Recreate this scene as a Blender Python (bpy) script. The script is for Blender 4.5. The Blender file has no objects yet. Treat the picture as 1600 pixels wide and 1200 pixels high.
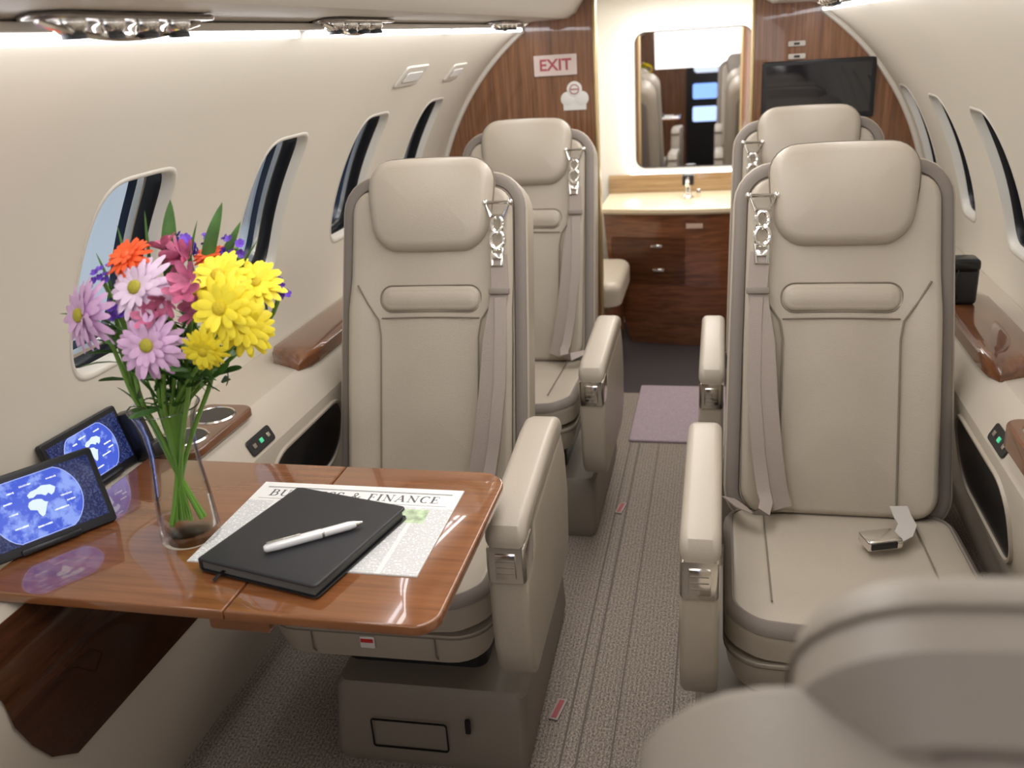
import bpy, bmesh, math, random
from mathutils import Vector, Matrix
random.seed(7)
C = bpy.context.scene
COL = C.collection
PI = math.pi
# ------------------------------------------------------------------ camera model
CX, CY, CZ = 0.2, 0.0, 1.45
eY = Vector((330, -560, 1400)).normalized()
eD = Vector((250, 3647, 1400)); eD = (eD - eD.dot(eY)*eY).normalized()
eX = eD.cross(eY).normalized()
if eX.x < 0: eX = -eX
right = Vector((eX.x, eY.x, -eD.x)); down = Vector((eX.y, eY.y, -eD.y)); fwd = Vector((eX.z, eY.z, -eD.z))
CAM = Vector((CX, CY, CZ))
def ray(u, v): return right*(u-800) + down*(v-600) + fwd*1400
def PZ(u, v, z): d = ray(u, v); return CAM + d*((z-CZ)/d.z)
def PY(u, v, y): d = ray(u, v); return CAM + d*((y-CY)/d.y)
def pxs(u, v, y): return (y-CY)/ray(u, v).y      # metres per pixel at that depth
cam = bpy.data.cameras.new('camera'); co = bpy.data.objects.new('camera', cam); COL.objects.link(co)
cam.sensor_width = 36; cam.lens = 31.5; cam.clip_start = 0.02
m = Matrix((right, -down, -fwd)).transposed().to_4x4(); m.translation = CAM
co.matrix_world = m; C.camera = co
cam.dof.use_dof = True; cam.dof.focus_distance = 1.7; cam.dof.aperture_fstop = 4.5
C.view_settings.view_transform = 'Standard'; C.view_settings.look = 'None'

# ------------------------------------------------------------------ materials
def newmat(name):
    mt = bpy.data.materials.new(name); mt.use_nodes = True
    n = mt.node_tree.nodes; b = n['Principled BSDF']
    return mt, n, mt.node_tree.links, b
def mat(name, col, rough=.5, metal=0, bump=0, bscale=200, var=0, vscale=6, coat=0, spec=None):
    mt, n, l, b = newmat(name)
    b.inputs['Base Color'].default_value = (*col, 1); b.inputs['Roughness'].default_value = rough
    b.inputs['Metallic'].default_value = metal; b.inputs['Coat Weight'].default_value = coat
    b.inputs['Coat Roughness'].default_value = .05
    if spec is not None: b.inputs['Specular IOR Level'].default_value = spec
    tc = n.new('ShaderNodeTexCoord')
    if var:
        nz = n.new('ShaderNodeTexNoise'); nz.inputs['Scale'].default_value = vscale; nz.inputs['Detail'].default_value = 5
        l.new(tc.outputs['Object'], nz.inputs['Vector'])
        cr = n.new('ShaderNodeValToRGB'); cr.color_ramp.elements[0].position = .3; cr.color_ramp.elements[1].position = .7
        cr.color_ramp.elements[0].color = (*[c*(1-var) for c in col], 1); cr.color_ramp.elements[1].color = (*[min(1, c*(1+var)) for c in col], 1)
        l.new(nz.outputs['Fac'], cr.inputs['Fac']); l.new(cr.outputs['Color'], b.inputs['Base Color'])
    if bump:
        nb = n.new('ShaderNodeTexNoise'); nb.inputs['Scale'].default_value = bscale; nb.inputs['Detail'].default_value = 3
        l.new(tc.outputs['Object'], nb.inputs['Vector'])
        bp = n.new('ShaderNodeBump'); bp.inputs['Strength'].default_value = bump; bp.inputs['Distance'].default_value = .002
        l.new(nb.outputs['Fac'], bp.inputs['Height']); l.new(bp.outputs['Normal'], b.inputs['Normal'])
    return mt
def emit(name, col, s):
    mt, n, l, b = newmat(name)
    b.inputs['Base Color'].default_value = (*[c*.5 for c in col], 1)
    b.inputs['Emission Color'].default_value = (*col, 1); b.inputs['Emission Strength'].default_value = s
    return mt
def wood(name, c1, c2, stretch=(40, 40, 1.5), rough=.25, coat=1, lo=.34, hi=.68):
    mt, n, l, b = newmat(name)
    tc = n.new('ShaderNodeTexCoord'); mp = n.new('ShaderNodeMapping'); mp.inputs['Scale'].default_value = stretch
    nz = n.new('ShaderNodeTexNoise'); nz.inputs['Scale'].default_value = 1; nz.inputs['Detail'].default_value = 8; nz.inputs['Roughness'].default_value = .65; nz.inputs['Distortion'].default_value = .8
    cr = n.new('ShaderNodeValToRGB'); cr.color_ramp.elements[0].position = lo; cr.color_ramp.elements[1].position = hi
    cr.color_ramp.elements[0].color = (*c1, 1); cr.color_ramp.elements[1].color = (*c2, 1)
    l.new(tc.outputs['Object'], mp.inputs['Vector']); l.new(mp.outputs['Vector'], nz.inputs['Vector'])
    l.new(nz.outputs['Fac'], cr.inputs['Fac']); l.new(cr.outputs['Color'], b.inputs['Base Color'])
    b.inputs['Roughness'].default_value = rough; b.inputs['Coat Weight'].default_value = coat; b.inputs['Coat Roughness'].default_value = .03
    return mt
def glassy(name, tint, refl=.12, cap=1.0):
    mt = bpy.data.materials.new(name); mt.use_nodes = True
    n = mt.node_tree.nodes; l = mt.node_tree.links; n.clear()
    out = n.new('ShaderNodeOutputMaterial'); tr = n.new('ShaderNodeBsdfTransparent'); gl = n.new('ShaderNodeBsdfGlossy'); mx = n.new('ShaderNodeMixShader'); lw = n.new('ShaderNodeLayerWeight')
    mu = n.new('ShaderNodeMath'); mu.operation = 'MULTIPLY'; mu.inputs[1].default_value = cap
    tr.inputs['Color'].default_value = (*tint, 1); gl.inputs['Roughness'].default_value = .02; lw.inputs['Blend'].default_value = refl
    l.new(lw.outputs['Fresnel'], mu.inputs[0]); l.new(mu.outputs[0], mx.inputs[0]); l.new(tr.outputs[0], mx.inputs[1]); l.new(gl.outputs[0], mx.inputs[2]); l.new(mx.outputs[0], out.inputs['Surface'])
    return mt
LEA = mat('leather', (.435, .38, .310), .38, bump=.3, bscale=350, var=.03, vscale=9)
LEA2 = mat('leather_light', (.45, .395, .325), .38, bump=.22, bscale=350)
LEA3 = mat('leather_shaded', (.30, .262, .225), .50, bump=.22, bscale=350)  # same leather with shade put into the colour, for the near seat
TAU = mat('taupe_leather', (.225, .190, .166), .55, bump=.2, bscale=300)
SEAM = mat('seam_thread', (.20, .17, .135), .7)
BASE = mat('base_plastic', (.235, .20, .16), .45)
DARK = mat('dark_plastic', (.02, .02, .022), .35)
BLACK = mat('black', (.008, .008, .01), .25)
STRAP = mat('webbing', (.33, .275, .245), .42, bump=.5, bscale=600)
CHR = mat('chrome', (.84, .82, .78), .16, metal=1)
WALL = mat('wall_fabric', (.745, .69, .59), .65, bump=.08, bscale=90)
HEAD = mat('headliner', (.66, .61, .54), .5)
SIDE = mat('side_panel', (.56, .50, .42), .5)
WTRIM = mat('window_trim_cream', (.72, .68, .61), .35)
WHITE = mat('white', (.80, .78, .75), .45)
CREAM = mat('cream', (.72, .62, .45), .3)
WTAB = wood('table_wood', (.165, .057, .020), (.315, .122, .045), (3.0, 60, 8), rough=.15, lo=.28, hi=.74)
WBLK = wood('bulkhead_wood', (.11, .042, .017), (.34, .152, .070), (75, 75, 2.4), rough=.28, coat=.8, lo=.32, hi=.70)
WLED = wood('ledge_wood', (.10, .034, .014), (.24, .09, .034), (30, 3, 30))
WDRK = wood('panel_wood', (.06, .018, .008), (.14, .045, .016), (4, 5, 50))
GLASS = glassy('glass', (.985, .99, .985), .09, .75)
PANE = glassy('window_glass', (.88, .92, .97), .08, .6)
MIRR = mat('mirror', (.85, .85, .87), .01, metal=1)
GREEN = mat('leaf_green', (.06, .16, .03), .45, var=.35, vscale=30)
STEM = mat('stem_green', (.17, .34, .055), .4)
LILAC = mat('lilac_petal', (.72, .46, .72), .5, var=.12, vscale=60)
LILA2 = mat('pale_lilac_petal', (.80, .62, .81), .5, var=.08, vscale=60)
PINK = mat('magenta_petal', (.54, .13, .26), .5, var=.40, vscale=60)
YEL = mat('yellow_petal', (.96, .80, .04), .5, var=.06, vscale=60)
ORG = mat('orange_petal', (.9, .12, .03), .5)
PUR = mat('purple_petal', (.15, .055, .52), .5, var=.3, vscale=60)
CEN = mat('flower_center', (.45, .40, .04), .7, bump=1, bscale=500)
CENY = mat('yellow_center', (.72, .55, .02), .7, bump=1, bscale=500)
NAVY = mat('navy_seal', (.02, .035, .07), .25)
def carpet():
    mt, n, l, b = newmat('carpet')
    tc = n.new('ShaderNodeTexCoord'); mp = n.new('ShaderNodeMapping'); mp.inputs['Scale'].default_value = (290, 160, 200)
    nz = n.new('ShaderNodeTexNoise'); nz.inputs['Scale'].default_value = 1; nz.inputs['Detail'].default_value = 3
    sp = n.new('ShaderNodeSeparateXYZ'); l.new(tc.outputs['Object'], sp.inputs[0])
    mu = n.new('ShaderNodeMath'); mu.operation = 'MULTIPLY'; mu.inputs[1].default_value = 620; l.new(sp.outputs['X'], mu.inputs[0])
    si = n.new('ShaderNodeMath'); si.operation = 'SINE'; l.new(mu.outputs[0], si.inputs[0])
    ad = n.new('ShaderNodeMath'); ad.operation = 'MULTIPLY_ADD'; ad.inputs[1].default_value = .04; l.new(si.outputs[0], ad.inputs[0])
    cr = n.new('ShaderNodeValToRGB'); cr.color_ramp.elements[0].position = .33; cr.color_ramp.elements[1].position = .69
    cr.color_ramp.elements[0].color = (.115, .092, .076, 1); cr.color_ramp.elements[1].color = (.41, .35, .30, 1)
    l.new(tc.outputs['Object'], mp.inputs['Vector']); l.new(mp.outputs['Vector'], nz.inputs['Vector']); l.new(nz.outputs['Fac'], ad.inputs[2])
    l.new(ad.outputs[0], cr.inputs['Fac']); l.new(cr.outputs['Color'], b.inputs['Base Color'])
    bp = n.new('ShaderNodeBump'); bp.inputs['Strength'].default_value = .5; bp.inputs['Distance'].default_value = .003
    l.new(ad.outputs[0], bp.inputs['Height']); l.new(bp.outputs['Normal'], b.inputs['Normal']); b.inputs['Roughness'].default_value = .95
    return mt
CARP = carpet()
MATC = mat('mauve_mat', (.37, .295, .335), .95, bump=.8, bscale=250, var=.15, vscale=120)

# ------------------------------------------------------------------ mesh helpers
def obj(name, bm, mt, parent=None, sharp=38):
    bmesh.ops.recalc_face_normals(bm, faces=bm.faces)
    me = bpy.data.meshes.new(name); bm.to_mesh(me); bm.free()
    me.polygons.foreach_set('use_smooth', [True]*len(me.polygons))
    me.set_sharp_from_angle(angle=math.radians(sharp))
    me.materials.append(mt)
    o = bpy.data.objects.new(name, me); COL.objects.link(o)
    if parent: o.parent = parent
    return o
def tag(o, label, cat, group=None):
    o['label'] = label; o['category'] = cat
    if group: o['group'] = group
    return o
def thing(name, label, cat, loc=(0, 0, 0), rz=0, group=None):
    o = bpy.data.objects.new(name, None); COL.objects.link(o); o.location = loc; o.rotation_euler = (0, 0, rz); o.empty_display_size = .05
    return tag(o, label, cat, group)
def struct(name, bm, mt, sharp=38):
    o = obj(name, bm, mt, None, sharp); o['kind'] = 'structure'; return o
def B(): return bmesh.new()
I4 = Matrix.Identity(4)
def frame(o, x, y):
    x = Vector(x).normalized(); y = Vector(y); y = (y - y.dot(x)*x).normalized(); z = x.cross(y)
    M = Matrix((x, y, z)).transposed().to_4x4(); M.translation = Vector(o); return M
def nframe(o, n, up=(0, 0, 1)):
    n = Vector(n).normalized(); up = Vector(up)
    if abs(n.dot(up)) > .95: up = Vector((0, 1, 0))
    x = up.cross(n).normalized(); y = n.cross(x)
    M = Matrix((x, y, n)).transposed().to_4x4(); M.translation = Vector(o); return M
def rr(w, h, r, nc=6, ns=8):
    w = max(w, .002); h = max(h, .002); r = min(r, w/2*.999, h/2*.999); P = []
    cs = [(w/2-r, -h/2+r, -90), (w/2-r, h/2-r, 0), (-w/2+r, h/2-r, 90), (-w/2+r, -h/2+r, 180)]
    for k, (cx, cy, a0) in enumerate(cs):
        for i in range(nc+1):
            a = math.radians(a0 + 90*i/nc); P.append((cx+r*math.cos(a), cy+r*math.sin(a)))
        nx, ny, na = cs[(k+1) % 4]; a = math.radians(na)
        q = (nx+r*math.cos(a), ny+r*math.sin(a)); p = P[-1]
        for i in range(1, ns): P.append((p[0]+(q[0]-p[0])*i/ns, p[1]+(q[1]-p[1])*i/ns))
    return P
def bridge(bm, rings, closed=True, cap0=True, cap1=True):
    V = [[bm.verts.new(p) for p in r] for r in rings]
    n = len(V[0])
    for a, b in zip(V, V[1:]):
        for i in range(n if closed else n-1):
            j = (i+1) % n
            try: bm.faces.new((a[i], a[j], b[j], b[i]))
            except ValueError: pass
    if cap0 and closed: bm.faces.new(V[0][::-1])
    if cap1 and closed: bm.faces.new(V[-1])
    return V
def pad(bm, M, w, h, r, z0, z1, edge=.01, bulge=0, warp=None, be=.003):
    R = [(be, z0), (0, z0+be), (0, (z0+z1)/2), (0, z1-edge)]
    for a in (20, 40, 60, 78, 90):
        a = math.radians(a); R.append((edge*(1-math.cos(a)), z1-edge+edge*math.sin(a)))
    mm = min(w, h)/2-edge-.001
    for k in (.12, .3, .5, .7, .85, .97): R.append((edge+k*mm, z1+bulge*(1-(1-k)**2)))
    rings = []
    for i, z in R:
        ring = []
        for x, y in rr(w-2*i, h-2*i, max(r-i, .001)):
            p = (x, y, z)
            if warp: p = warp(*p)
            ring.append(M @ Vector(p))
        rings.append(ring)
    bridge(bm, rings)
def rim(bm, M, w, h, r, prof, warp=None):
    rings = []
    for i, z in prof:
        rings.append([M @ Vector(warp(x, y, z) if warp else (x, y, z)) for x, y in rr(w-2*i, h-2*i, max(r-i, .001))])
    bridge(bm, rings + [rings[0]], True, False, False)
    bmesh.ops.remove_doubles(bm, verts=bm.verts, dist=1e-6)
def tube(bm, pts, r, seg=8, closed=False, rs=None):
    pts = [Vector(p) for p in pts]; n = len(pts); rings = []; prev = None
    for i, p in enumerate(pts):
        t = (pts[(i+1) % n]-pts[i-1]) if closed else (pts[min(i+1, n-1)]-pts[max(i-1, 0)])
        if t.length < 1e-9: t = Vector((0, 0, 1))
        t.normalize()
        if prev is None:
            u = t.orthogonal().normalized()
        else:
            u = prev - prev.dot(t)*t
            u = u.normalized() if u.length > 1e-6 else t.orthogonal().normalized()
        prev = u; w = t.cross(u); q = rs[i] if rs else r
        rings.append([p+u*q*math.cos(2*PI*k/seg)+w*q*math.sin(2*PI*k/seg) for k in range(seg)])
    if closed: bridge(bm, rings+[rings[0]], True, False, False); bmesh.ops.remove_doubles(bm, verts=bm.verts, dist=1e-7)
    else: bridge(bm, rings)
def ribbon(bm, pts, wd, w, th=.002):
    wd = Vector(wd).normalized(); pts = [Vector(p) for p in pts]; rings = []; n = len(pts)
    for i, p in enumerate(pts):
        t = (pts[min(i+1, n-1)]-pts[max(i-1, 0)]).normalized(); d = (wd-wd.dot(t)*t).normalized(); nn = t.cross(d)
        rings.append([p+d*w/2+nn*th/2, p-d*w/2+nn*th/2, p-d*w/2-nn*th/2, p+d*w/2-nn*th/2])
    bridge(bm, rings)
def lathe(bm, prof, M=I4, seg=32, caps=True):
    rings = [[M @ Vector((r*math.cos(2*PI*k/seg), r*math.sin(2*PI*k/seg), z)) for k in range(seg)] for r, z in prof]
    bridge(bm, rings, True, caps, caps)
def ball(bm, M, r, sx=1, sy=1, sz=1, seg=16):
    rings = []
    for i in range(1, 10):
        a = -PI/2+PI*i/10
        rings.append([M @ Vector((sx*r*math.cos(a)*math.cos(2*PI*k/seg), sy*r*math.cos(a)*math.sin(2*PI*k/seg), sz*r*math.sin(a))) for k in range(seg)])
    bridge(bm, rings)
def prism(bm, pts, fn, a, b, bev=0, seg=2):
    va = [bm.verts.new(fn(u, v, a)) for u, v in pts]; vb = [bm.verts.new(fn(u, v, b)) for u, v in pts]
    n = len(pts); fs = [bm.faces.new(va[::-1]), bm.faces.new(vb)]
    for i in range(n): fs.append(bm.faces.new((va[i], va[(i+1) % n], vb[(i+1) % n], vb[i])))
    if bev:
        bmesh.ops.recalc_face_normals(bm, faces=fs)
        es = set()
        for f in fs[:2]:
            for e in f.edges: es.add(e)
        bmesh.ops.bevel(bm, geom=list(es), offset=bev, segments=seg, profile=.5, affect='EDGES')
def box(bm, c, s, bev=0, M=I4, seg=2):
    r = bmesh.ops.create_cube(bm, size=1, matrix=M @ Matrix.Translation(c) @ Matrix.Diagonal((*s, 1)))
    if bev:
        es = list({e for v in r['verts'] for e in v.link_edges})
        bmesh.ops.bevel(bm, geom=es, offset=bev, segments=seg, profile=.5, affect='EDGES')
XZ = lambda u, v, w: Vector((u, w, v))
YZ = lambda u, v, w: Vector((w, u, v))
XY = lambda u, v, w: Vector((u, v, w))
def text(name, s, size, M, mt, parent, ext=.0004, sx=1, align='CENTER', bold=0):
    cu = bpy.data.curves.new('t', 'FONT'); cu.body = s; cu.size = size; cu.extrude = ext; cu.offset = bold; cu.align_x = align; cu.align_y = 'CENTER'
    t = bpy.data.objects.new('t', cu); COL.objects.link(t); bpy.context.view_layer.update()
    me = bpy.data.meshes.new_from_object(t.evaluated_get(bpy.context.evaluated_depsgraph_get()))
    bpy.data.objects.remove(t)
    me.transform(M @ Matrix.Diagonal((sx, 1, 1, 1))); me.materials.clear(); me.materials.append(mt)
    o = bpy.data.objects.new(name, me); COL.objects.link(o)
    if parent: o.parent = parent
    return o
# serif capitals for the newspaper headline, drawn as flat pen strokes
def arcs(cx, cy, rx, ry, a0, a1, n=14): return [(cx+rx*math.cos(math.radians(a0+(a1-a0)*i/n)), cy+ry*math.sin(math.radians(a0+(a1-a0)*i/n))) for i in range(n+1)]
TK, TN = .15, .045
SER = {
 'B': (.74, [([(.16, 0), (.16, 1)], TK), ([(.0, .02), (.3, .02)], TN), ([(.0, .98), (.3, .98)], TN), ([(.16, .98)]+arcs(.36, .76, .20, .22, 90, -90)+[(.16, .54)], None), ([(.16, .54)]+arcs(.38, .28, .26, .26, 90, -90)+[(.16, .02)], None)]),
 'U': (.86, [([(.18, .98)]+[(.18, .35)]+arcs(.43, .30, .25, .28, 180, 270), None), (arcs(.43, .30, .25, .28, 270, 360)+[(.68, .98)], TN), ([(.02, .98), (.34, .98)], TN), ([(.56, .98), (.80, .98)], TN)]),
 'S': (.62, [(arcs(.30, .75, .21, .23, 20, 200)+[(.20, .58), (.40, .42)]+arcs(.30, .25, .22, .23, 20, -160), None), ([(.50, .74), (.50, .98)], TN), ([(.08, .02), (.08, .26)], TN)]),
 'I': (.40, [([(.18, 0), (.18, 1)], TK), ([(.02, .02), (.34, .02)], TN), ([(.02, .98), (.34, .98)], TN)]),
 'N': (.90, [([(.16, 0), (.16, .98)], TN), ([(.12, .98), (.72, .02)], TK), ([(.72, 0), (.72, .98)], TN), ([(.02, .02), (.30, .02)], TN), ([(.0, .98), (.2, .98)], TN), ([(.58, .98), (.86, .98)], TN)]),
 'E': (.70, [([(.16, 0), (.16, 1)], TK), ([(.0, .02), (.58, .02), (.60, .24)], TN), ([(.0, .98), (.55, .98), (.56, .78)], TN), ([(.16, .52), (.44, .52)], TN), ([(.44, .40), (.44, .64)], TN)]),
 'F': (.64, [([(.16, 0), (.16, 1)], TK), ([(.0, .02), (.34, .02)], TN), ([(.0, .98), (.55, .98), (.56, .78)], TN), ([(.16, .52), (.44, .52)], TN), ([(.44, .40), (.44, .64)], TN)]),
 'A': (.86, [([(.10, .02), (.40, 1)], TN), ([(.40, 1), (.70, .02)], TK), ([(.20, .34), (.60, .34)], TN), ([(.0, .02), (.22, .02)], TN), ([(.56, .02), (.84, .02)], TN)]),
 'C': (.78, [(arcs(.42, .5, .32, .48, 50, 310, 20), None), ([(.66, .74), (.66, .98)], TN)]),
 '&': (.86, [([(.78, .48), (.58, .16)]+arcs(.32, .24, .24, .24, -50, -250, 12)+[(.42, .62)]+arcs(.36, .80, .13, .18, -30, 220, 12)+[(.40, .40), (.76, .02)], .09)]),
 ' ': (.40, [])}
def serif_text(bm, s, size, M, z0, z1):
    W = sum(SER[c][0]+.10 for c in s)*size; x = -W/2
    for c in s:
        w, strokes = SER[c]
        for pts, th in strokes:
            P = [Vector((x+a*size, (b-.5)*size, 0)) for a, b in pts]; n = len(P)
            rings = []
            for i, p in enumerate(P):
                t = (P[min(i+1, n-1)]-P[max(i-1, 0)]); t = t.normalized() if t.length > 0 else Vector((1, 0, 0)); nn = Vector((-t.y, t.x, 0))
                h = (th if th else TN+(TK-TN)*abs(t.y)**1.5)*size/2
                rings.append([M @ (p+nn*h+Vector((0, 0, z0))), M @ (p-nn*h+Vector((0, 0, z0))), M @ (p-nn*h+Vector((0, 0, z1))), M @ (p+nn*h+Vector((0, 0, z1)))])
            bridge(bm, rings)
        x += (w+.10)*size
def copy_tree(o, parent=None, skip=()):
    c = o.copy(); COL.objects.link(c)
    if parent: c.parent = parent
    for ch in list(o.children):
        if ch.name.split('.')[0] in skip: continue
        copy_tree(ch, c)
    return c
def bez(a, b, c, d, n=12):
    a, b, c, d = map(Vector, (a, b, c, d))
    return [a*(1-t)**3+b*3*t*(1-t)**2+c*3*t*t*(1-t)+d*t**3 for t in [i/n for i in range(n+1)]]

# ------------------------------------------------------------------ setting
R, ZC = .95, .71
Y0, YB, YE = -1.3, 3.60, 4.62
STOP = R*math.asin(.78/R)
def wp(side, y, s, off=0):
    th = s/R; r = R+off; return Vector((side*r*math.cos(th), y, ZC+r*math.sin(th)))
NANG = sorted(set([round(2*PI*i/96, 6) for i in range(96)]))
def sell(a, b, n=5.2):
    out = []
    for t in NANG:
        c, s = math.cos(t), math.sin(t)
        k = (abs(c/a)**n+abs(s/b)**n)**(-1/n); out.append((k*c, k*s))
    return out
wn = 0
def make_wall(side, centers, pitch, name, SC, WA, WB):
    global wn
    bm = B(); hole = sell(WA*1.04, WB*1.03)
    ya = centers[0]-pitch/2; yb = centers[-1]+pitch/2
    for yc in centers:
        rect = []
        for t in NANG:
            c, s = math.cos(t), math.sin(t); k = 1e9
            if abs(c) > 1e-9: k = min(k, pitch/2/abs(c))
            if s > 1e-9: k = min(k, (STOP-SC)/s)
            if s < -1e-9: k = min(k, SC/-s)
            rect.append((k*c, k*s))
        for cx_, cs_ in ((pitch/2, STOP-SC), (-pitch/2, STOP-SC), (pitch/2, -SC), (-pitch/2, -SC)):
            i = min(range(len(rect)), key=lambda q: (rect[q][0]-cx_)**2+(rect[q][1]-cs_)**2); rect[i] = (cx_, cs_)
        rings = []
        for k in range(9):
            f = k/8; rings.append([wp(side, yc+h[0]*(1-f)+q[0]*f, SC+h[1]*(1-f)+q[1]*f) for h, q in zip(hole, rect)])
        bridge(bm, rings, True, False, False)
    def panel(a, b):
        if b-a < .001: return
        bridge(bm, [[wp(side, a, STOP*i/16) for i in range(17)], [wp(side, b, STOP*i/16) for i in range(17)]], False)
    panel(Y0, ya); panel(yb, max(yb, YB+.03))
    x = side*R
    bridge(bm, [[Vector((x, Y0, 0)), Vector((x, Y0, ZC))], [Vector((x, YB+.1, 0)), Vector((x, YB+.1, ZC))]], False)
    struct(name, bm, WALL, 30)
    for yc in centers:
        wn += 1
        def rg(sc, off): return [wp(side, yc+a*sc, SC+b*sc, off) for a, b in sell(WA, WB)]
        w = bpy.data.objects.new('window_%d' % wn, None); COL.objects.link(w); w['kind'] = 'structure'
        b1 = B(); bridge(b1, [rg(1.06, .001), rg(1.045, -.002), rg(1.01, -.002), rg(.98, .003), rg(.955, .022)], True, False, False); obj('window_trim', b1, WTRIM, w, 60)
        b1 = B(); bridge(b1, [rg(.957, .020), rg(.94, .026), rg(.93, .05)], True, False, False); obj('window_reveal', b1, BLACK, w)
        b1 = B(); bridge(b1, [rg(.935, .048), rg(.90, .050), rg(.89, .062)], True, False, False); obj('window_ring', b1, CHR, w)
        b1 = B(); bridge(b1, [rg(.895, .060), rg(.85, .075)], True, False, False); obj('window_seal', b1, NAVY, w)
        b1 = B(); bridge(b1, [rg(.86, .072), rg(.5, .072), rg(.1, .072)], True, False, True); obj('window_pane', b1, PANE, w)
LC = [.25, .825, 1.40, 1.975, 2.55, 3.125]
RC = [.49, .98, 1.47, 1.96, 2.45, 2.94, 3.42]
make_wall(-1, LC, .575, 'wall_left', .408, .114, .192); make_wall(1, RC, .49, 'wall_right', .345, .095, .19)
bm = B(); box(bm, (0, (Y0+YB)/2, -.02), (1.94, YB-Y0, .04)); struct('floor', bm, CARP)
VFL = mat('vestibule_floor', (.05, .042, .045), .5)
bm = B(); box(bm, (0, (YB+YE)/2+.01, -.022), (1.3, YE-YB+.02, .04)); struct('floor_vestibule', bm, VFL)
prof = [(-.546, 1.487), (-.545, 1.503), (-.50, 1.510), (-.37, 1.512), (-.34, 1.53), (-.30, 1.585), (-.2, 1.615), (0, 1.625), (.2, 1.615), (.30, 1.585), (.34, 1.53), (.37, 1.512), (.50, 1.510), (.545, 1.503), (.546, 1.487)]
bm = B(); bridge(bm, [[Vector((x, Y0, z)) for x, z in prof], [Vector((x, YB+.02, z)) for x, z in prof]], False); struct('ceiling', bm, HEAD, 30)
bm = B(); box(bm, (0, (YB+YE)/2, 1.66), (1.3, YE-YB, .04)); struct('ceiling_vestibule', bm, WHITE)
arc = [(R*1.003*math.cos(t), ZC+R*1.003*math.sin(t)) for t in [PI*i/40 for i in range(41)]]
bm = B(); prism(bm, [(.953, 0)]+arc+[(-.953, 0)], XZ, Y0-.04, Y0); struct('wall_rear', bm, WBLK)
bm = B(); box(bm, (.22, Y0+.01, .76), (.80, .02, 1.50), .006); d1 = struct('added_dark_panel_1', bm, DARK)  # unseen dark panel behind the camera, added for the mirror to reflect
bm = B(); pad(bm, frame((.08, Y0+.02, 1.14), (-1, 0, 0), (0, 0, 1)), .36, .30, .04, 0, .008, .003); obj('added_white_panel', bm, emit('white_panel_glow', (.75, .85, 1), 1.1), d1)  # glowing white panel, no real window; added as a bright patch for the mirror
bm = B(); pad(bm, frame((.02, Y0+.02, .80), (-1, 0, 0), (0, 0, 1)), .26, .16, .02, 0, .008, .003); obj('added_blue_panel', bm, emit('blue_panel_glow', (.25, .45, 1), 1.6), d1)  # this and the next: glowing blue panels added for the mirror's reflection
bm = B(); pad(bm, frame((.02, Y0+.02, .56), (-1, 0, 0), (0, 0, 1)), .26, .16, .02, 0, .008, .003); obj('added_blue_panel', bm, emit('pale_blue_panel_glow', (.45, .6, 1), 1.8), d1)
def bulk(side, xe, name):
    t1 = math.acos(xe/R)
    pts = [(side*xe, 0), (side*.952, 0)]+[(side*R*1.002*math.cos(t1*i/24), ZC+R*1.002*math.sin(t1*i/24)) for i in range(25)]
    bm = B(); prism(bm, pts, XZ, YB, YB+.04); struct(name, bm, WBLK)
bulk(-1, .275, 'wall_front_left'); bulk(1, .310, 'wall_front_right')
GOLD = mat('gold_edge', (.55, .42, .22), .3, metal=.7)
bm = B(); box(bm, (-.272, YB+.018, .82), (.012, .05, 1.62), .003); struct('trim_1', bm, GOLD)
bm = B(); box(bm, (.307, YB+.018, .82), (.012, .05, 1.62), .003); struct('trim_2', bm, GOLD)
for k, s in ((3, -1), (4, 1)):
    bm = B(); tube(bm, [(s*(R-.004)*math.cos(t), YB-.006, ZC+(R-.004)*math.sin(t)) for t in [math.radians(3+52*i/30) for i in range(31)]], .012)
    struct('trim_%d' % k, bm, WTRIM)
VW = mat('vestibule_wall', (.85, .83, .78), .5)
bm = B(); box(bm, (0, YE+.02, .84), (1.3, .04, 1.68)); struct('wall_front', bm, VW)
bm = B(); box(bm, (-.60, (YB+YE)/2+.02, .84), (.04, YE-YB-.04, 1.64)); struct('wall_vestibule_left', bm, VW)
bm = B(); box(bm, (.60, (YB+YE)/2+.02, .84), (.04, YE-YB-.04, 1.64)); struct('wall_vestibule_right', bm, VW)
GROOVE = mat('carpet_seam', (.125, .105, .09), .85)
for k, (x, wd) in enumerate(((-.112, .0045), (-.078, .0045), (-.006, .003), (.118, .0045))):
    bm = B(); box(bm, (x, (Y0+3.09)/2, .0008), (wd, 3.09-Y0, .002)); struct('trim_%d' % (5+k), bm, GROOVE)

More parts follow.
